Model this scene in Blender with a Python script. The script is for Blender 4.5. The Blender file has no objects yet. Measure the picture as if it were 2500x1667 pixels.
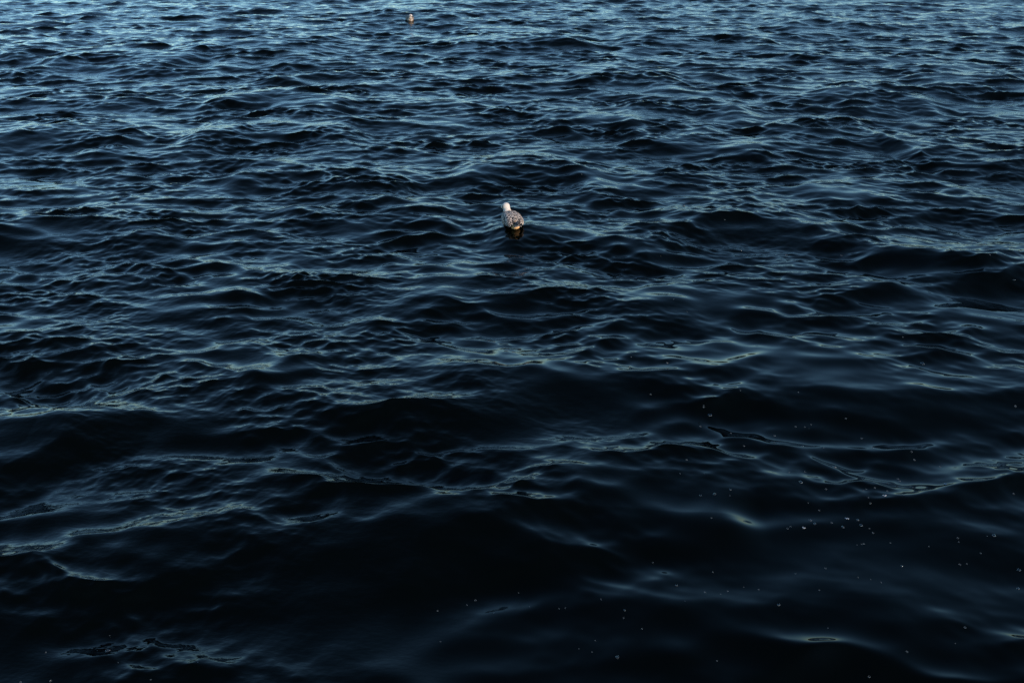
import bpy, bmesh, math, random
import numpy as np
from mathutils import Vector, Matrix, Euler
random.seed(7)
rng = np.random.RandomState(11)
S = bpy.context.scene
COL = S.collection
R = math.radians

# ------------------------------------------------------------ camera, sky, sun
CAM_H = 3.5
PITCH = 24.6
cam_d = bpy.data.cameras.new('camera'); cam = bpy.data.objects.new('camera', cam_d); COL.objects.link(cam)
cam_d.lens = 35; cam_d.sensor_width = 36; cam_d.clip_start = 0.05; cam_d.clip_end = 20000
cam.location = (0, 0, CAM_H); cam.rotation_euler = (R(90 - PITCH), 0, 0)
S.camera = cam
SUN_EL, SUN_AZ = 17.0, 132.0          # azimuth clockwise from +Y (the viewing direction)
w = bpy.data.worlds.new("World"); S.world = w; w.use_nodes = True
nt = w.node_tree; nt.nodes.clear()
sky = nt.nodes.new('ShaderNodeTexSky'); sky.sky_type = 'NISHITA'; sky.sun_disc = False
sky.sun_elevation = R(SUN_EL); sky.sun_rotation = R(SUN_AZ)
sky.altitude = 0; sky.air_density = 0.85; sky.dust_density = 0.0; sky.ozone_density = 4.2
bg = nt.nodes.new('ShaderNodeBackground'); bg.inputs['Strength'].default_value = 0.15
wo = nt.nodes.new('ShaderNodeOutputWorld')
wb = nt.nodes.new('ShaderNodeVectorMath'); wb.operation = 'MULTIPLY'; wb.inputs[1].default_value = (.97, 1.045, .93)   # the photo's cool teal white balance
nt.links.new(sky.outputs[0], wb.inputs[0]); nt.links.new(wb.outputs[0], bg.inputs[0]); nt.links.new(bg.outputs[0], wo.inputs[0])
sd = bpy.data.lights.new('sun', 'SUN'); sd.energy = 2.9; sd.angle = R(0.5); sd.color = (1.0, 0.80, 0.62)
sun = bpy.data.objects.new('sun', sd); COL.objects.link(sun)
sv = Vector((math.sin(R(SUN_AZ)) * math.cos(R(SUN_EL)), math.cos(R(SUN_AZ)) * math.cos(R(SUN_EL)), math.sin(R(SUN_EL))))
sun.rotation_euler = sv.to_track_quat('Z', 'Y').to_euler(); sun.location = sv * 30
S.view_settings.view_transform = 'Standard'; S.view_settings.look = 'None'
S.view_settings.exposure = 0.80; S.view_settings.gamma = 1; S.view_settings.use_curve_mapping = False

# ------------------------------------------------------------ helpers
F = 2500 * 35 / 36.0
def ground(px, py, z=0.0):
    """photo position (2500 x 1667) -> the point of the level z it shows"""
    u, v = (px - 1250) / F, (833.5 - py) / F
    c, s = math.cos(R(PITCH)), math.sin(R(PITCH))
    d = Vector((u, c + v * s, -s + v * c))
    return Vector((0, 0, CAM_H)) + d * ((CAM_H - z) / -d.z)
def mat(name, color, rough=0.6, spec=0.5, ior=1.5):
    m = bpy.data.materials.new(name); m.use_nodes = True
    b = m.node_tree.nodes['Principled BSDF']
    b.inputs['Base Color'].default_value = (*color, 1); b.inputs['Roughness'].default_value = rough
    b.inputs['IOR'].default_value = ior
    return m
def N(m, t, **kw):
    n = m.node_tree.nodes.new(t)
    for k, v in kw.items(): setattr(n, k, v)
    return n
def L(m, a, b): m.node_tree.links.new(a, b)
def obj(name, me, m=None, parent=None, smooth=True):
    if isinstance(me, bmesh.types.BMesh):
        bm = me; me = bpy.data.meshes.new(name); bm.to_mesh(me); bm.free()
    if m: me.materials.clear(); me.materials.append(m)
    if smooth: me.polygons.foreach_set('use_smooth', [True] * len(me.polygons))
    o = bpy.data.objects.new(name, me); COL.objects.link(o)
    if parent: o.parent = parent
    return o

# ------------------------------------------------------------ the sea
def crest_world(pts, z=0.0):      # crest lines read off the photograph at 2352 px width
    k = 2500 / 2352.0
    P = [ground(x * k, y * k, z) for x, y in pts]
    return np.array([p.x for p in P]), np.array([p.y for p in P])
# (crest line, height m, width of the face towards the pier m, width of the back m)
CRESTS = [
 ([(0,1060),(120,1010),(260,950),(380,915),(520,905),(760,925),(950,925),(1130,890),(1280,868),(1480,850),(1700,868),(2000,880),(2352,885)], .105, .34, .75),
 ([(0,1345),(160,1300),(330,1255),(520,1235),(740,1245),(950,1235),(1070,1190),(1230,1160),(1450,1150),(1650,1160)], .095, .32, .55),
 ([(1180,520),(1330,512),(1480,535),(1600,497),(1700,482),(1830,490),(1960,530),(2100,560),(2352,610)], .15, .5, .8),
 ([(480,620),(620,600),(700,640),(880,700),(1010,690)], .06, .35, .5),
 ([(200,650),(320,640),(430,665),(560,700)], .06, .35, .5),
 ([(600,855),(760,800),(850,800),(960,840),(1100,860)], .05, .25, .35),
 ([(1000,630),(1200,640),(1420,690),(1560,700)], .05, .35, .5),
 ([(1480,290),(1600,298),(1740,320),(1860,290),(1980,285),(2100,330),(2352,350)], .15, .9, 1.2),
 ([(1090,385),(1180,365),(1270,364),(1350,400)], .12, .7, 1.0),
 ([(560,400),(680,385),(800,395),(900,415)], .10, .6, .9),
 ([(680,480),(790,458),(900,470),(1000,500)], .08, .5, .8),
 ([(470,300),(600,272),(700,268),(790,290)], .14, .9, 1.3),
 ([(0,312),(90,298),(170,292),(260,315)], .12, .8, 1.2),
 ([(0,530),(120,512),(260,500),(360,530)], .08, .5, .8),
 ([(520,225),(640,208),(760,228)], .12, .9, 1.3),
 ([(1480,230),(1580,222),(1680,245)], .13, .9, 1.3),
 ([(1950,222),(2030,208),(2110,222)], .13, .9, 1.3),
 ([(1360,180),(1450,168),(1520,176)], .13, 1.0, 1.5),
 ([(130,130),(240,113),(390,126)], .16, 1.3, 2.0),
 ([(480,100),(640,84),(770,80)], .15, 1.3, 2.0),
 ([(540,125),(610,112),(700,118)], .14, 1.2, 1.8),
 ([(1470,82),(1600,72),(1740,84)], .15, 1.4, 2.0),
 ([(1080,96),(1200,86),(1310,92)], .13, 1.3, 2.0),
 ([(2140,172),(2230,165),(2330,180)], .13, 1.0, 1.6),
 ([(1270,280),(1350,268),(1440,276)], .10, .8, 1.2),
 ([(1900,440),(2080,425),(2352,450)], .09, .6, .9),
 ([(0,110),(40,100),(80,108)], .14, 1.3, 2.0),
 ([(890,24),(960,17),(1020,26)], .15, 1.8, 2.6),
 ([(1830,48),(1890,40),(1950,48)], .15, 1.6, 2.4),
]
def swell(X, Y):
    Z = np.zeros_like(X)
    for pts, A, wf, wb in CRESTS:
        cx, cy = crest_world(pts, A)
        o = np.argsort(cx); cx = cx[o]; cy = cy[o]
        x0, x1 = cx[0], cx[-1]
        if pts[0][0] == 0: x0 -= 1.5
        if pts[-1][0] >= 2352: x1 += 1.5
        t = np.clip((X - x0) / (.35 * wb + .1), -1, 0) + np.clip((x1 - X) / (.35 * wb + .1), -1, 0)
        end = np.clip(1 + t, 0, 1); end = end * end * (3 - 2 * end)
        s = Y - np.interp(X, cx, cy)
        prof = np.where(s < 0, np.exp(-(-s / wf) ** 1.5), np.exp(-(np.abs(s) / wb) ** 1.6))
        dip = np.exp(-((s + 1.7 * wf) / (.7 * wf)) ** 2) * .35
        Z += .72 * A * end * (prof - dip)
    return Z
def bands():
    W = []
    def band(n, l0, l1, slope, spread, mean, kind):
        for i in range(n):
            lam = l0 * (l1 / l0) ** ((i + rng.rand()) / n)
            th = R(mean) + rng.randn() * R(spread)
            k = 2 * math.pi / lam
            W.append((k, math.sin(th), math.cos(th), slope * math.sqrt(2.0 / n) / k, rng.rand() * 6.283, lam, kind))
    band(14, 1.7, 4.5, .030, 22, 2, 0)
    band(34, .65, 1.7, .090, 28, 0, 0)
    band(72, .22, .62, .160, 31, 0, 1)
    band(72, .085, .22, .118, 44, 0, 2)
    band(44, .04, .09, .060, 52, 0, 3)
    return W
WAVES = bands()
def slow(X, Y, seed, lam):
    r = np.random.RandomState(seed); v = np.zeros_like(X)
    for i in range(9):
        th = r.rand() * 6.283; k = 2 * math.pi / (lam * (.6 + r.rand()))
        v += np.sin(k * (X * math.cos(th) * 0.7 + Y * math.sin(th)) + r.rand() * 6.283)
    return v / 2.1
def sea(X, Y, cell):
    """displacement of the still-water points X, Y; waves finer than the mesh are left to the bump"""
    X = X.astype(np.float32); Y = Y.astype(np.float32); cell = cell.astype(np.float32)
    r = np.hypot(X, Y)
    az = np.degrees(np.arctan2(X, Y))
    # wind-ruffled on the left and far out, slick to the right and close in
    calm = 1 / (1 + np.exp(-((az + 2) / 6.0))) * 1 / (1 + np.exp((r - 10.5) / 1.6))
    calm = np.clip(calm + .18 * slow(X, Y, 5, 4.0), 0, 1)
    near = 1 / (1 + np.exp((r - 5.6) / .9))
    g1 = np.clip(1 + .3 * slow(X, Y, 1, 3.0), .4, 1.6)
    g2 = np.clip(1 + .36 * slow(X, Y, 2, 1.6), .5, 1.7)
    g3 = np.clip(1 + .5 * slow(X, Y, 3, 1.1), .2, 2.0)
    amp = [g1 * (1 - .15 * near), g2 * (1 - .18 * calm) * (1 - .22 * near), g2 * g3 * (1 - .62 * calm) * (1 - .65 * near), g3 * (1 - .93 * calm) * (1 - .75 * near)]
    DX = np.zeros_like(X); DY = np.zeros_like(X); DZ = swell(X, Y).astype(np.float32)
    for bx, by in ((1247, 553), (1001, 51)):        # ripple rings the two birds push out
        g = ground(bx, by); dd = np.hypot(X - g.x, (Y - g.y) * .9)
        DZ += .0034 * np.sin(6.283 * dd / .105) * np.exp(-((dd - .22) / .20) ** 2) * (dd > .05)
    for k, dx, dy, A, ph, lam, kind in WAVES:
        sel = cell < lam / 2.0
        a = A * amp[kind][sel] * np.clip((lam / cell[sel] - 2.0) / 1.6, 0, 1)
        p = np.float32(k) * (X[sel] * np.float32(dx) + Y[sel] * np.float32(dy)) + np.float32(ph)
        s, c = np.sin(p), np.cos(p)
        DZ[sel] += a * s
        q = 1.0 if kind < 2 else .8
        DX[sel] += q * a * c * dx; DY[sel] += q * a * c * dy
    return DX, DY, DZ, calm
def make_sea():
    dep0, dep1, nr = 49.0, 3.6, 1720
    u_ = np.linspace(0, 1, nr); dep = np.radians(dep1 + (dep0 - dep1) * ((1 - u_) * .55 + .45 * (1 - u_) ** 2.2))
    rad = CAM_H / np.tan(dep)
    rad = np.concatenate([np.linspace(.4, rad[0], 40)[:-1], rad, rad[-1] * (14000 / rad[-1]) ** (np.linspace(0, 1, 70)[1:] ** 1.15)])
    az = np.radians(np.concatenate([np.linspace(-37.5, 37.5, 790), np.linspace(37.5, 322.5, 62)[1:-1]]))
    na, nrr = len(az), len(rad)
    RR, AA = np.meshgrid(rad, az, indexing='ij')
    X = RR * np.sin(AA); Y = RR * np.cos(AA)
    drad = np.gradient(rad)
    daz = np.full(na, R(75 / 789)); daz[790:] = R(285 / 61.)
    cell = np.maximum(drad[:, None], RR * daz[None, :] * .8)
    DX, DY, DZ, calm = sea(X.ravel(), Y.ravel(), cell.ravel())
    fade = np.clip(1 - (RR.ravel() - 120) / 200, 0, 1)
    co = np.empty((nrr * na, 3), np.float32)
    co[:, 0] = X.ravel() + DX * fade; co[:, 1] = Y.ravel() + DY * fade; co[:, 2] = DZ * fade
    i = np.arange(nrr - 1)[:, None]; j = np.arange(na)[None, :]; j2 = (j + 1) % na
    q = np.stack([i * na + j, i * na + j2, (i + 1) * na + j2, (i + 1) * na + j], -1).reshape(-1, 4)[:, ::-1]
    cen = co[:na].mean(0); co = np.vstack([co, cen[None]])
    me = bpy.data.meshes.new('sea')
    nf, ntri = len(q), na
    fan = np.stack([np.full(na, len(co) - 1), (np.arange(na) + 1) % na, np.arange(na)], -1)
    loops = np.concatenate([q.ravel(), fan.ravel()]).astype(np.int32)
    me.vertices.add(len(co)); me.vertices.foreach_set('co', co.ravel())
    me.loops.add(len(loops)); me.loops.foreach_set('vertex_index', loops)
    st = np.concatenate([np.arange(nf) * 4, nf * 4 + np.arange(ntri) * 3]).astype(np.int32)
    me.polygons.add(nf + ntri); me.polygons.foreach_set('loop_start', st)
    me.update(calc_edges=True)
    me.polygons.foreach_set('use_smooth', np.ones(nf + ntri, bool))
    at = me.attributes.new('ruffle', 'FLOAT', 'POINT')
    at.data.foreach_set('value', np.append(1 - calm, 1).astype(np.float32))
    return me, co, (nrr, na, rad, np.where(az > math.pi, az - 2 * math.pi, az))
sea_me, sea_co, GRID = make_sea()
SX, SY, SZ = sea_co[:-1].reshape(GRID[0], GRID[1], 3).transpose(2, 0, 1)
def patch(x, y, rad):
    """height and unit normal of the water surface round a place"""
    r, a = math.hypot(x, y), math.atan2(x, y)
    i = np.where(np.abs(GRID[2] - r) < rad + .25)[0]; j = np.where(np.abs(GRID[3] - a) < (rad + .25) / r)[0]
    X = SX[i[0]:i[-1] + 1, j[0]:j[-1] + 1].ravel(); Y = SY[i[0]:i[-1] + 1, j[0]:j[-1] + 1].ravel(); Z = SZ[i[0]:i[-1] + 1, j[0]:j[-1] + 1].ravel()
    k = np.hypot(X - x, Y - y) < rad
    A = np.stack([X[k] - x, Y[k] - y, np.ones(k.sum())], 1)
    c = np.linalg.lstsq(A, Z[k], rcond=None)[0]
    return float(c[2]), Vector((-float(c[0]), -float(c[1]), 1)).normalized()
def on_water(px, py, rad):
    z = 0.0
    for _ in range(5):
        p = ground(px, py, z); z, n = patch(p.x, p.y, max(rad, .0035 * p.y))
    p = ground(px, py, z)
    return p, n

wm = mat('sea_water', (.0004, .0008, .0004), .03, ior=1.165)   # low index: the photo looks taken through a polariser
b = wm.node_tree.nodes['Principled BSDF']
geo = N(wm, 'ShaderNodeNewGeometry'); at = N(wm, 'ShaderNodeAttribute', attribute_name='ruffle')
n1 = N(wm, 'ShaderNodeTexNoise'); n1.inputs['Scale'].default_value = 9; n1.inputs['Detail'].default_value = 3; n1.inputs['Roughness'].default_value = .55
n2 = N(wm, 'ShaderNodeTexNoise'); n2.inputs['Scale'].default_value = 42; n2.inputs['Detail'].default_value = 2
mp = N(wm, 'ShaderNodeMapping'); mp.inputs['Scale'].default_value = (.55, 1, 1)
L(wm, geo.outputs['Position'], mp.inputs['Vector'])
L(wm, mp.outputs[0], n1.inputs['Vector']); L(wm, mp.outputs[0], n2.inputs['Vector'])
# the coarser bump only far out, where the mesh can no longer carry it
ln = N(wm, 'ShaderNodeVectorMath', operation='LENGTH'); L(wm, geo.outputs['Position'], ln.inputs[0])
mr = N(wm, 'ShaderNodeMapRange'); mr.inputs['From Min'].default_value = 9; mr.inputs['From Max'].default_value = 32
mr.inputs['To Max'].default_value = .020
L(wm, ln.outputs['Value'], mr.inputs['Value'])
b1 = N(wm, 'ShaderNodeBump'); b1.inputs['Strength'].default_value = 1
L(wm, n1.outputs['Fac'], b1.inputs['Height']); L(wm, mr.outputs[0], b1.inputs['Distance'])
ml = N(wm, 'ShaderNodeMath', operation='MULTIPLY'); ml.inputs[1].default_value = .0016; L(wm, at.outputs['Fac'], ml.inputs[0])
b2 = N(wm, 'ShaderNodeBump'); b2.inputs['Strength'].default_value = 1
L(wm, n2.outputs['Fac'], b2.inputs['Height']); L(wm, ml.outputs[0], b2.inputs['Distance'])
L(wm, b1.outputs[0], b2.inputs['Normal']); L(wm, b2.outputs[0], b.inputs['Normal'])
sea_o = obj('sea', sea_me, wm, smooth=False); sea_o['kind'] = 'structure'

# far shore across the water, seen only as the dark line the slick water mirrors
def shore():
    bm = bmesh.new(); rows = []
    for i in range(241):
        a = R(-100 + 200 * i / 240.)
        h = 13 + 5 * math.sin(a * 3 + 1) + 3 * math.sin(a * 9 + .4) + 1.5 * math.sin(a * 31) + 2.5 * random.random()
        c = []
        for d, z in ((640, -3), (650, h * .35), (700, h * .8), (800, h), (1000, h * .85), (1200, -3)):
            c.append(bm.verts.new((math.sin(a) * d, math.cos(a) * d, z + (random.random() * 3 if z > 0 else 0))))
        rows.append(c)
    for r0, r1 in zip(rows, rows[1:]):
        for k in range(5): bm.faces.new((r0[k], r0[k + 1], r1[k + 1], r1[k]))
    return bm
sm = mat('shore_woods', (.035, .035, .02), .9)
nn = N(sm, 'ShaderNodeTexNoise'); nn.inputs['Scale'].default_value = .05; nn.inputs['Detail'].default_value = 6
g_ = N(sm, 'ShaderNodeNewGeometry'); L(sm, g_.outputs['Position'], nn.inputs['Vector'])
cr = N(sm, 'ShaderNodeValToRGB'); cr.color_ramp.elements[0].color = (.012, .018, .008, 1); cr.color_ramp.elements[1].color = (.10, .06, .03, 1)
cr.color_ramp.elements[0].position = .42; cr.color_ramp.elements[1].position = .72
L(sm, nn.outputs['Fac'], cr.inputs[0]); L(sm, cr.outputs[0], sm.node_tree.nodes['Principled BSDF'].inputs['Base Color'])
so = obj('far_shore', shore(), sm); so['kind'] = 'structure'

# ------------------------------------------------------------ gulls
def feather_mat(name, dark, pale, rough=.75):
    """dark centre, pale edge by the feather's own uv; each feather a little different"""
    m = mat(name, dark, rough); bs = m.node_tree.nodes['Principled BSDF']
    uv = N(m, 'ShaderNodeAttribute', attribute_name='edge')
    cr = N(m, 'ShaderNodeValToRGB'); e = cr.color_ramp.elements
    e[0].color = (*dark, 1); e[0].position = .48; e[1].color = (*pale, 1); e[1].position = .70
    L(m, uv.outputs['Fac'], cr.inputs[0]); L(m, cr.outputs[0], bs.inputs['Base Color'])
    return m
body_m = mat('gull_plumage', (.7, .64, .56), .8)
bs = body_m.node_tree.nodes['Principled BSDF']
tc = N(body_m, 'ShaderNodeTexCoord'); sx = N(body_m, 'ShaderNodeSeparateXYZ'); L(body_m, tc.outputs['Object'], sx.inputs[0])
mpp = N(body_m, 'ShaderNodeMapping'); mpp.inputs['Scale'].default_value = (1, .45, 1); L(body_m, tc.outputs['Object'], mpp.inputs[0])
nz = N(body_m, 'ShaderNodeTexNoise'); nz.inputs['Scale'].default_value = 62; nz.inputs['Detail'].default_value = 3; L(body_m, mpp.outputs[0], nz.inputs['Vector'])
# streaking is dense on the nape, breast and flanks, thin on head and belly
hz = N(body_m, 'ShaderNodeMapRange'); hz.inputs['From Min'].default_value = .115; hz.inputs['From Max'].default_value = .185
hz.inputs['To Min'].default_value = .40; hz.inputs['To Max'].default_value = .68; L(body_m, sx.outputs['Z'], hz.inputs['Value'])
sb = N(body_m, 'ShaderNodeMath', operation='SUBTRACT'); L(body_m, nz.outputs['Fac'], sb.inputs[0]); L(body_m, hz.outputs[0], sb.inputs[1])
mu = N(body_m, 'ShaderNodeMath', operation='MULTIPLY', use_clamp=True); mu.inputs[1].default_value = 9; L(body_m, sb.outputs[0], mu.inputs[0])
mx = N(body_m, 'ShaderNodeMix', data_type='RGBA'); mx.inputs[6].default_value = (.60, .53, .46, 1); mx.inputs[7].default_value = (.22, .15, .10, 1)
nb = N(body_m, 'ShaderNodeTexNoise'); nb.inputs['Scale'].default_value = 28; L(body_m, tc.outputs['Object'], nb.inputs['Vector'])
hb = N(body_m, 'ShaderNodeMapRange'); hb.inputs['From Min'].default_value = .09; hb.inputs['From Max'].default_value = .17
hb.inputs['To Min'].default_value = .60; hb.inputs['To Max'].default_value = .75; L(body_m, sx.outputs['Z'], hb.inputs['Value'])
s2 = N(body_m, 'ShaderNodeMath', operation='SUBTRACT'); L(body_m, nb.outputs['Fac'], s2.inputs[0]); L(body_m, hb.outputs[0], s2.inputs[1])
m2_ = N(body_m, 'ShaderNodeMath', operation='MULTIPLY', use_clamp=True); m2_.inputs[1].default_value = 7; L(body_m, s2.outputs[0], m2_.inputs[0])
mmx = N(body_m, 'ShaderNodeMath', operation='MAXIMUM'); L(body_m, mu.outputs[0], mmx.inputs[0]); L(body_m, m2_.outputs[0], mmx.inputs[1])
msk = mmx
for sgn in (-1, 1):                                  # smudge of dark feathers round each eye
    vd = N(body_m, 'ShaderNodeVectorMath', operation='DISTANCE'); L(body_m, tc.outputs['Object'], vd.inputs[0])
    hv = Matrix.Translation((0, .140, 0)) @ Euler((0, 0, R(42))).to_matrix().to_4x4() @ Vector((sgn * .034, .035, .184)); vd.inputs[1].default_value = hv
    md = N(body_m, 'ShaderNodeMapRange'); md.inputs['From Min'].default_value = .012; md.inputs['From Max'].default_value = .028
    md.inputs['To Min'].default_value = .85; md.inputs['To Max'].default_value = 0; L(body_m, vd.outputs['Value'], md.inputs['Value'])
    mm2 = N(body_m, 'ShaderNodeMath', operation='MAXIMUM'); L(body_m, msk.outputs[0], mm2.inputs[0]); L(body_m, md.outputs[0], mm2.inputs[1]); msk = mm2
L(body_m, msk.outputs[0], mx.inputs[0]); L(body_m, mx.outputs[2], bs.inputs['Base Color'])
covert_m = feather_mat('gull_covert', (.018, .014, .014), (.54, .45, .39))
primary_m = feather_mat('gull_primary', (.022, .019, .018), (.06, .05, .045), .55)
tail_m = feather_mat('gull_tail', (.05, .04, .034), (.50, .42, .34))
sunlit_buff_m = mat('gull_undertail_sunlit', (.80, .46, .20), .8)  # pale undertail feathers, the low sun's orange put into their colour
bill_m = mat('gull_bill', (.03, .026, .025), .35)
eye_m = mat('gull_eye', (.008, .006, .005), .08)

def ellipsoid(bm, c, r, rot=(0, 0, 0), seg=20):
    M = Matrix.Translation(c) @ Euler([R(a) for a in rot]).to_matrix().to_4x4() @ Matrix.Diagonal((*r, 1))
    bmesh.ops.create_uvsphere(bm, u_segments=seg, v_segments=seg * 2 // 3, radius=1, matrix=M)
def fused(name, blobs, voxel, rounds):
    bm = bmesh.new()
    for b_ in blobs: ellipsoid(bm, *b_)
    me = bpy.data.meshes.new(name); bm.to_mesh(me); bm.free()
    t = bpy.data.objects.new('tmp', me); COL.objects.link(t)
    m1 = t.modifiers.new('r', 'REMESH'); m1.mode = 'VOXEL'; m1.voxel_size = voxel
    m2 = t.modifiers.new('s', 'SMOOTH'); m2.iterations = rounds; m2.factor = .5
    dg = bpy.context.evaluated_depsgraph_get(); dg.update()
    out = bpy.data.meshes.new_from_object(t.evaluated_get(dg))
    bpy.data.objects.remove(t); bpy.data.meshes.remove(me); out.name = name
    return out
frng = random.Random(21)
def feather(V, Fc, E, base, d, n, ln, wd, lift=.0, curl=0.0):
    """one vane: a leaf outline, a little arched across and along; E holds 0 at the quill, 1 at the edge"""
    side = d.cross(n).normalized(); i0 = len(V); off = frng.uniform(-.5, .3)
    prof = ((0, .35), (.25, .85), (.6, 1.0), (.86, .72), (1.0, .0))
    for t, wv in prof:
        c = base + d * (ln * t) + n * (lift * t - curl * t * t)
        for sgn in (-1, 0, 1):
            V.append(c + side * (sgn * wd * .5 * wv) + n * (0 if sgn else wd * .16)); E.append(max(abs(sgn), max(0, (t - .55) / .45)) + off)
    for k in range(4):
        a = i0 + 3 * k
        Fc.append((a, a + 1, a + 4, a + 3)); Fc.append((a + 1, a + 2, a + 5, a + 4))
def vane_mesh(name, V, Fc, E):
    me = bpy.data.meshes.new(name); me.from_pydata([tuple(v) for v in V], [], Fc)
    at_ = me.attributes.new('edge', 'FLOAT', 'POINT'); at_.data.foreach_set('value', E)
    return me
def gull_wing_blob(s):
    # folded wing lying along the flank, ellipsoid slightly turned in towards the tail
    return (Vector((s * .048, -.062, .076)), Vector((.062, .185, .064)), (6, s * 12, s * 5))
HTURN = 42
HT = Matrix.Translation((0, .140, 0)) @ Euler((0, 0, R(HTURN))).to_matrix().to_4x4() @ Matrix.Translation((0, -.140, 0))
def make_gull():
    root = bpy.data.objects.new('gull', None); COL.objects.link(root); root.empty_display_size = .1
    obj('body', fused('gull_body', [
        (Vector((0, 0, .045)), Vector((.100, .175, .082)), (0, 0, 0)),
        (Vector((0, .09, .062)), Vector((.082, .085, .078)), (12, 0, 0)),
        (Vector((0, -.14, .055)), Vector((.066, .115, .050)), (-8, 0, 0)),
        (Vector((0, .125, .115)), Vector((.055, .060, .060)), (20, 0, 0)),
        (Vector((0, .138, .150)), Vector((.043, .050, .050)), (5, 0, 0)),
        (HT @ Vector((0, .152, .182)), Vector((.047, .052, .043)), (-4, 0, HTURN)),
        (HT @ Vector((0, .192, .176)), Vector((.020, .034, .019)), (-8, 0, HTURN))], .0065, 5), body_m, root)
    V, Fc, E = [], [], []; r0_ = random.Random(9)
    for i in range(16):                             # the mottled mantle between the wings
        y = .090 - .020 * i
        for j in range(9):
            a = R(-40 + 10 * j + (8 if i % 2 else 0) + r0_.uniform(-3, 3)); k_ = math.sqrt(max(0, 1 - (y / (.19 if y > 0 else .25)) ** 2))
            p = Vector((math.sin(a) * .098 * k_, y, .056 + math.cos(a) * .094 * k_)); n_ = Vector((math.sin(a), y * 1.2, math.cos(a))).normalized()
            d_ = Vector((0, -1, 0)); d_ = (d_ - n_ * d_.dot(n_)).normalized(); sz = r0_.uniform(.028, .038)
            feather(V, Fc, E, p, d_, n_, sz, sz * .7, .005, .004)
    mv = obj('mantle_feathers', vane_mesh('mantle', V, Fc, E), covert_m, root); mv['kind'] = 'stuff'
    # hooked bill: upper and lower mandible
    bm = bmesh.new(); ring = []
    for t, rw, rh, dz in ((0, .0095, .011, 0), (.35, .0075, .0095, 0), (.7, .006, .0085, -.001), (.92, .004, .006, -.004), (1.0, .001, .002, -.0085)):
        c = Vector((0, .216 + .050 * t, .174 + dz - .004 * t))
        ring.append([bm.verts.new(c + Vector((math.cos(a) * rw, 0, math.sin(a) * rh))) for a in [k * math.pi / 4 for k in range(8)]])
    for r0, r1 in zip(ring, ring[1:]):
        for k in range(8): bm.faces.new((r0[k], r0[(k + 1) % 8], r1[(k + 1) % 8], r1[k]))
    bmesh.ops.transform(bm, matrix=HT, verts=bm.verts)
    bm.faces.new(ring[0][::-1]); bm.faces.new(ring[-1]); bmesh.ops.recalc_face_normals(bm, faces=bm.faces)
    obj('bill', bm, bill_m, root)
    for s in (-1, 1):
        bm = bmesh.new(); ellipsoid(bm, HT @ Vector((s * .0335, .175, .188)), Vector((.0070, .0080, .0075)), seg=12); obj('eye', bm, eye_m, root)
    rr = random.Random(5)
    for s in (-1, 1):
        c, r, rot = gull_wing_blob(s)
        wing = obj('wing', fused('gull_wing', [(c, r, rot), (c + Vector((-s * .014, -.10, .000)), Vector((.046, .10, .040)), (3, 0, s * 9))], .007, 3), covert_m, root)
        me_ = wing.data; at_ = me_.attributes.new('edge', 'FLOAT', 'POINT'); at_.data.foreach_set('value', [.45] * len(me_.vertices))
        M = Matrix.Translation(c) @ Euler([R(a) for a in rot]).to_matrix().to_4x4(); M3 = M.to_3x3()
        V, Fc, E = [], [], []
        rows = 19
        for i in range(rows):                       # front rows first, overlapped towards the tail
            v = .86 - 1.78 * i / (rows - 1)
            m_ = 15
            for j in range(m_):
                u = -80 + 190 * (j + .5 * (i % 2) + rr.uniform(-.15, .15)) / m_
                cr_ = math.sqrt(max(0, 1 - v * v)) ** .8; a = R(u)
                q = Vector((s * math.sin(a) * cr_, v, math.cos(a) * cr_))
                nl = Vector((q.x / r.x, q.y / r.y, q.z / r.z)).normalized()
                p = Vector((q.x * r.x, q.y * r.y, q.z * r.z))
                dl = Vector((0, -1, 0)); dl = (dl - nl * dl.dot(nl))
                if dl.length < .2: continue
                dl.normalize()
                sz = .028 + .012 * (i / rows)
                feather(V, Fc, E, M @ p + M3 @ nl * .001, (M3 @ dl).normalized(), (M3 @ nl).normalized(), sz * rr.uniform(.85, 1.15), sz * .62, .006, .003)
        cv = obj('covert_feathers', vane_mesh('coverts', V, Fc, E), covert_m, wing); cv['kind'] = 'stuff'
        for k in range(5):                          # primaries reach back past the tail and cross there
            V, Fc, E = [], [], []
            base = Vector((s * (.044 - .005 * k), -.17 - .010 * k, .088 - .004 * k)); tip = Vector((-s * (.010 - .003 * k), -.318 - .011 * (4 - k), .070 + .004 * s - .004 * k))
            d = tip - base
            feather(V, Fc, E, base, d.normalized(), Vector((s * .35, .15, 1)).normalized(), d.length, .020, 0, -.004)
            obj('primary_feather', vane_mesh('primary', V, Fc, E), primary_m, wing)
    bm = bmesh.new(); ellipsoid(bm, Vector((0, -.215, .026)), Vector((.050, .072, .032)), (-10, 0, 0)); obj('undertail_coverts', bm, sunlit_buff_m, root)
    bm = bmesh.new(); ellipsoid(bm, Vector((0, -.255, .044)), Vector((.036, .06, .012)), (-8, 0, 0)); tail = obj('tail', bm, body_m, root)
    for k in range(9):
        V, Fc, E = [], [], []
        a = R((k - 4) * 4.5)
        feather(V, Fc, E, Vector((math.sin(a) * .03, -.245, .050 + .0015 * (4 - abs(k - 4)))), Vector((math.sin(a), -math.cos(a), -.06)).normalized(), Vector((0, 0, 1)), .105, .030)
        obj('tail_feather', vane_mesh('rectrix', V, Fc, E), tail_m, tail)
    return root
def copy_tree(o, parent=None):
    c = o.copy(); COL.objects.link(c); c.parent = parent
    for ch in list(o.children): copy_tree(ch, c)
    return c
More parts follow.
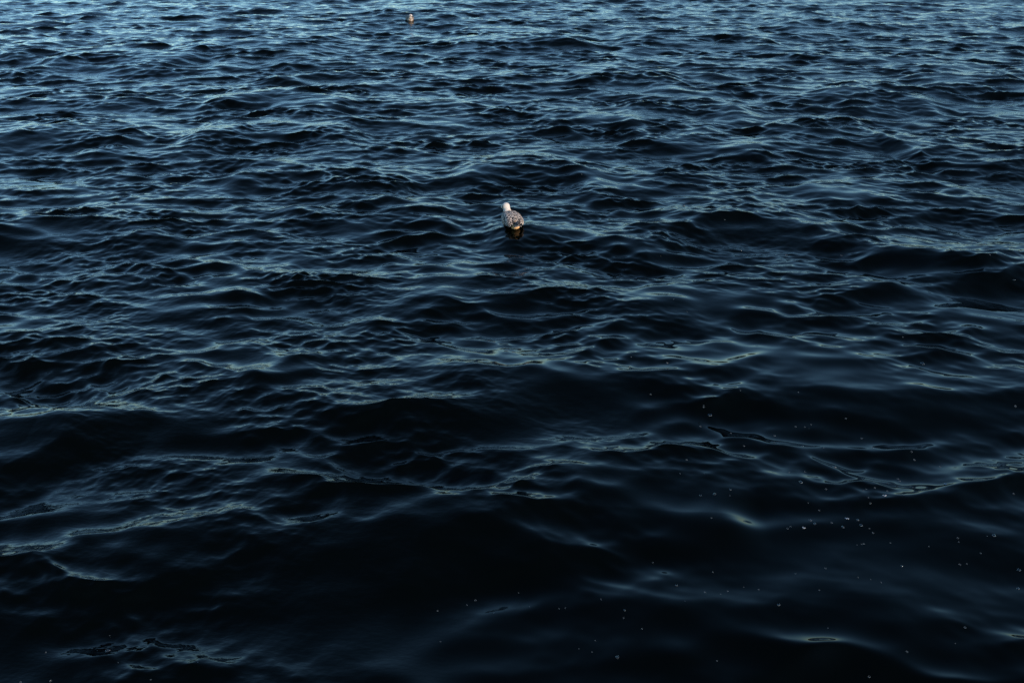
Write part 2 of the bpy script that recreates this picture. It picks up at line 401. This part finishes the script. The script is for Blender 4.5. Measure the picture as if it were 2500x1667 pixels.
def float_at(o, px, py, yaw, sink=.02, scale=1.0, tall=1.12, wide=1.0):
    p, n = on_water(px, py, .22)
    n = n.lerp(Vector((0, 0, 1)), .5).normalized()
    o.location = p - Vector((0, 0, sink))
    o.rotation_mode = 'QUATERNION'
    o.rotation_quaternion = Vector((0, 0, 1)).rotation_difference(n) @ Euler((0, 0, R(yaw))).to_quaternion()
    o.scale = (scale * wide, scale * 1.04, scale * tall)
gull = make_gull()
gull['label'] = 'nearer gull with mottled brown back, swimming away alone in the middle of the water'
gull['category'] = 'gull'; gull['group'] = 'young gulls swimming on the sea'
far = copy_tree(gull)
float_at(gull, 1247, 549, 17, .004, .82, 1.25, 1.12)
far['label'] = 'small distant gull facing the viewer with pale sunlit breast, near the top edge'
float_at(far, 1001, 50, 190, .014, 1.0, .90)

# ------------------------------------------------------------ bubbles and foam flecks
bub_m = mat('bubble_film', (.9, .95, 1), .03); bt = bub_m.node_tree; bt.nodes.clear()
o_ = bt.nodes.new('ShaderNodeOutputMaterial'); mxs = bt.nodes.new('ShaderNodeMixShader'); tr = bt.nodes.new('ShaderNodeBsdfTransparent')
gl = bt.nodes.new('ShaderNodeBsdfGlossy'); gl.inputs['Roughness'].default_value = .04; fr = bt.nodes.new('ShaderNodeFresnel'); fr.inputs['IOR'].default_value = 1.6
bt.links.new(fr.outputs[0], mxs.inputs[0]); bt.links.new(tr.outputs[0], mxs.inputs[1]); bt.links.new(gl.outputs[0], mxs.inputs[2]); bt.links.new(mxs.outputs[0], o_.inputs[0])
rim_m = mat('bubble_rim', (.13, .15, .16), .12, ior=1.4)
foam_m = mat('foam', (.24, .26, .28), .45)
def dome_mesh():
    bm = bmesh.new(); ring = []
    for i in range(7):
        e = R(4 + 80 * i / 6.)
        ring.append([bm.verts.new((math.cos(e) * math.cos(a), math.cos(e) * math.sin(a), math.sin(e) * .62)) for a in [k * math.tau / 16 for k in range(16)]])
    top = bm.verts.new((0, 0, .62))
    for r0, r1 in zip(ring, ring[1:]):
        for k in range(16): bm.faces.new((r0[k], r0[(k + 1) % 16], r1[(k + 1) % 16], r1[k]))
    for k in range(16): bm.faces.new((ring[-1][k], ring[-1][(k + 1) % 16], top))
    me = bpy.data.meshes.new('dome'); bm.to_mesh(me); bm.free(); return me
def rim_mesh(seed, uneven):
    r_ = random.Random(seed); bm = bmesh.new(); ring = []
    for k in range(20):
        a = k * math.tau / 20; wv = .10 + uneven * r_.uniform(-.04, .09) + .05 * uneven * math.sin(a + seed)
        ring.append([bm.verts.new(((.95 + wv * math.cos(b)) * math.cos(a), (.95 + wv * math.cos(b)) * math.sin(a), wv * .9 * math.sin(b) + .02)) for b in [j * math.tau / 6 for j in range(6)]])
    for k in range(20):
        for j in range(6): bm.faces.new((ring[k][j], ring[(k + 1) % 20][j], ring[(k + 1) % 20][(j + 1) % 6], ring[k][(j + 1) % 6]))
    me = bpy.data.meshes.new('rim'); bm.to_mesh(me); bm.free(); return me
def foam_mesh(seed):
    r_ = random.Random(seed); bm = bmesh.new()
    for i in range(11):
        a = r_.random() * 6.28; d = r_.random() ** .6 * .72; q = r_.uniform(.2, .38)
        ellipsoid(bm, Vector((d * math.cos(a) * 1.1, d * math.sin(a) * .8, q * .25)), Vector((q, q, q * .7)), seg=10)
    me = bpy.data.meshes.new('foam'); bm.to_mesh(me); bm.free(); return me
def finish(me, m): me.materials.append(m); me.polygons.foreach_set('use_smooth', [True] * len(me.polygons)); return me
DOME = finish(dome_mesh(), bub_m); RIMS = [finish(rim_mesh(i, 1.0), rim_m) for i in range(5)]; FOAMS = [finish(foam_mesh(i), foam_m) for i in range(5)]
def A(x, y, d): return (1600 + x / 2.613, 900 + y / 2.613, d)
def B(x, y, d): return (1250 + x / 1.8816, 1300 + y / 1.8816, d)
def C(x, y, d): return (1250 + x / 1.8816, 400 + y / 1.8816, d)
def D(x, y, d): return (x / 3.92, 1500 + y / 3.92, d)
# large bubbles and flecks, one label each (photo position, diameter in photo pixels)
BIG = [
 (A(348,294,11.5), 'bubble', 'clear ring bubble standing alone, uppermost of the large ones in the slick'),
 (A(938,493,7), 'bubble', 'clear bubble, left one of a level pair in the middle of the slick'),
 (A(1068,502,6.5), 'bubble', 'clear bubble, right one of a level pair in the middle of the slick'),
 (A(1142,626,12), 'bubble', 'oval ring bubble between the level pair and the white foam flecks'),
 (A(927,722,11), 'bubble', 'bright edged ring bubble below the left bubble of the level pair'),
 (A(477,770,7), 'bubble', 'bubble at the upper right of the small trio left of the slick'),
 (A(377,798,9), 'bubble', 'biggest ring bubble, middle one of the trio left of the slick'),
 (A(288,808,7), 'bubble', 'small ring bubble, leftmost of the trio left of the slick'),
 (A(1463,810,14), 'foam', 'largest and brightest oval foam fleck of the slick, mid right'),
 (A(1850,735,11), 'foam', 'white foam fleck farthest to the right in the slick'),
 (A(1222,955,12.5), 'foam', 'ragged pale foam fleck, the right one of the lower two'),
 (A(946,1015,12), 'foam', 'round pale foam fleck, leftmost and lowest of the foam flecks'),
 (A(988,965,9), 'bubble', 'ring bubble just above right of the round leftmost foam fleck'),
 (A(1018,988,8), 'bubble', 'flattened bubble right beside the round leftmost foam fleck'),
 (A(1290,962,8), 'bubble', 'bubble just right of the ragged foam fleck, level with it'),
 (A(1311,997,9), 'bubble', 'ring bubble just below right of the ragged foam fleck'),
 (A(1197,1008,8), 'bubble', 'clear bubble directly below the ragged foam fleck'),
 (A(2160,1062,10), 'bubble', 'ring bubble standing apart near the right edge, below the rightmost foam fleck'),
 (A(2318,1282,9), 'bubble', 'upper of two ring bubbles close to the right edge of the water'),
 (A(2312,1400,8), 'bubble', 'lower of two ring bubbles close to the right edge of the water'),
 (A(785,1503,9), 'bubble', 'ring bubble alone in the black water low on the right'),
 (A(135,1380,7), 'bubble', 'clear bubble with a smaller speck just below it, low in the middle'),
 (A(1571,1257,7), 'bubble', 'small bubble alone between the ragged foam fleck and the lower right corner'),
 (A(1580,806,7), 'bubble', 'clear bubble just right of the brightest oval foam fleck'),
 (B(484,570,10), 'bubble', 'lowest ring bubble of the middle, in the blackest water by the bottom edge'),
 (C(789,190,9), 'bubble', 'ring bubble on the ripples well to the right of the nearer gull'),
 (C(1885,917,11), 'bubble', 'ring bubble high on the right, well above the slick with foam flecks'),
 (D(1030,341,13), 'bubble', 'large ring bubble alone in the lower left corner of the water'),
 (D(1895,451,7), 'bubble', 'small ring bubble near the bottom edge, right of the large lower left one'),
]
SHORT = ['lone upper ring bubble', 'left bubble of the level pair', 'right bubble of the level pair', 'oval ring bubble', 'bright edged ring bubble', 'upper bubble of the left trio', 'middle bubble of the left trio', 'leftmost bubble of the left trio', 'brightest oval foam fleck', 'rightmost foam fleck', 'ragged foam fleck', 'round leftmost foam fleck', 'ring bubble by the round fleck', 'flattened bubble by the round fleck', 'bubble beside the ragged fleck', 'ring bubble below the ragged fleck', 'bubble under the ragged fleck', 'lone bubble of the far right', 'upper right edge bubble', 'lower right edge bubble', 'lone bubble low on the right', 'double bubble low in the middle', 'small lone bubble lower right', 'bubble by the brightest fleck', 'lowest middle ring bubble', 'ring bubble right of the gull', 'high right ring bubble', 'large lower left bubble', 'small bubble at the bottom left']
SMALL = [A(*t) for t in [(895,369,5),(862,1008,6),(842,1018,6),(1124,981,6),(1942,1248,6),(1386,503,6),(1314,443,6),(1215,317,5),(760,427,6),(566,492,5),
 (482,411,5),(288,367,6),(308,235,4),(310,246,4),(543,139,4),(912,150,3.5),(1046,1410,3.5),(461,1417,3.5),(317,1423,5),(660,1406,4),(1633,529,6),(1653,580,6),
 (2296,239,5),(994,356,4),(953,372,4),(982,381,3),(1003,506,3),(1213,678,4),(852,661,4.5),(952,655,4.5),(1088,767,5.5),(1356,819,6),(1370,857,5.5),
 (1344,767,4),(1323,775,4),(1399,758,5),(1480,728,4),(1462,749,4),(1480,780,5),(1644,757,4),(1547,701,5.5),(1558,716,5),(975,855,4),(1046,902,5),
 (1389,1046,5.5),(1365,1018,4),(1287,1122,3),(1329,1115,5),(1316,1119,4),(2117,1066,3),(1929,1079,5),(1936,1104,4),(2075,1175,4.5),(1987,1244,4),
 (1498,1109,4),(1745,1133,3.5),(357,950,5),(315,666,4),(158,668,4),(474,808,4),(198,581,6),(1817,625,5),(2286,797,5)]]
SMALL += [B(*t) for t in [(647,136,4),(923,181,4.5),(755,240,6.5),(886,272,5),(991,268,4.5),(1133,260,4),(958,281,3.5),(1065,249,3),(1302,187,4),(1440,163,5),
 (1412,263,4),(1452,438,3.5),(1814,546,6),(1641,660,6),(598,440,5),(512,391,5),(517,355,6.5),(410,305,5),(245,345,4),(216,348,3.5),(81,339,3.5),
 (31,276,3),(942,587,4),(368,547,3.5),(1131,480,3.5),(2081,434,6),(2036,507,3),(1342,527,3.5),(1648,214,3.5),(1590,204,3.5),(1697,228,3.5),(795,315,4.5),(307,532,3),(382,494,3.5)]]
SMALL += [C(*t) for t in [(977,257,4.5),(490,350,3.5),(518,320,3),(425,234,3),(1052,396,5),(1260,419,5.5),(1513,421,5),(683,422,3),(728,597,4),(743,622,3.5),
 (804,680,3),(713,914,6),(636,1059,5),(548,887,4),(2131,362,5),(2154,357,4),(2190,342,4),(2172,368,4),(2115,357,3),(2107,378,3),(2307,533,6),(2196,418,4),
 (2093,395,3),(1316,1049,3),(1049,1040,3),(880,1117,4),(2313,1112,5),(1111,523,3),(1796,796,4),(320,48,3),(485,110,5)]]
SMALL += [D(*t) for t in [(485,632,6),(197,643,5),(437,358,4.5),(1030,396,3.5),(1188,347,3),(1129,456,3),(1443,620,4),(1090,155,3),(1050,198,3)]]
SMALL += [(1161,1465,6),(1140,1476,4),(1068,1490,5),(1075,1565,4),(1205,1495,4),(1508,1607,4)]
brng = random.Random(3)
def put(px, py, dia, kind):
    p, n = on_water(px, py, .03)
    rad = dia * .38 * (p - cam.location).length / F
    nm = 'foam_fleck' if kind == 'foam' else 'bubble'
    o = bpy.data.objects.new(nm, brng.choice(FOAMS if kind == 'foam' else RIMS)); COL.objects.link(o)
    o.location = p; o.scale = (rad,) * 3; o.rotation_mode = 'QUATERNION'
    o.rotation_quaternion = Vector((0, 0, 1)).rotation_difference(n) @ Euler((0, 0, brng.random() * 6.28)).to_quaternion()
    if kind != 'foam' and dia >= 6.5:
        d_ = bpy.data.objects.new('film_dome', DOME); COL.objects.link(d_); d_.parent = o
    o['category'] = 'foam' if kind == 'foam' else 'air bubble'
    return o
for (px, py, d_), kind, lab in BIG:
    o = put(px, py, d_, kind); o['label'] = lab
    o['group'] = 'foam flecks on the slick water' if kind == 'foam' else 'larger bubbles floating on the water'
ANCH = [(px, py, lab) for (px, py, d_), kind, lab in BIG]
ORD = ['closest', 'second closest', 'third closest', 'fourth closest', 'fifth closest', 'sixth closest', 'seventh closest', 'eighth closest', 'ninth closest', 'tenth closest', 'eleventh closest', 'twelfth closest']
WAY = ['right of', 'below right of', 'below', 'below left of', 'left of', 'above left of', 'above', 'above right of']
cells = {}
for px, py, d_ in SMALL:
    k = min(range(len(ANCH)), key=lambda i: math.hypot(ANCH[i][0] - px, ANCH[i][1] - py))
    dx, dy = px - ANCH[k][0], py - ANCH[k][1]
    cells.setdefault((k, int(round(math.degrees(math.atan2(dy, dx)) / 45.0)) % 8), []).append((math.hypot(dx, dy), px, py))
LAB = {}
for (k, wy), lst in cells.items():
    lst.sort()
    for i, (_, px, py) in enumerate(lst):
        LAB[(px, py)] = 'speck bubble ' + WAY[wy] + ' the ' + SHORT[k] + (', ' + ORD[i] if len(lst) > 1 else '')
for px, py, d_ in SMALL:
    o = put(px, py, d_, 'bubble'); o['label'] = LAB[(px, py)]
    o['group'] = 'tiny bubbles scattered over the dark water'
o = put(174, 312, 5, 'foam'); o['label'] = 'tiny white foam spot on a dark crest near the upper left edge'
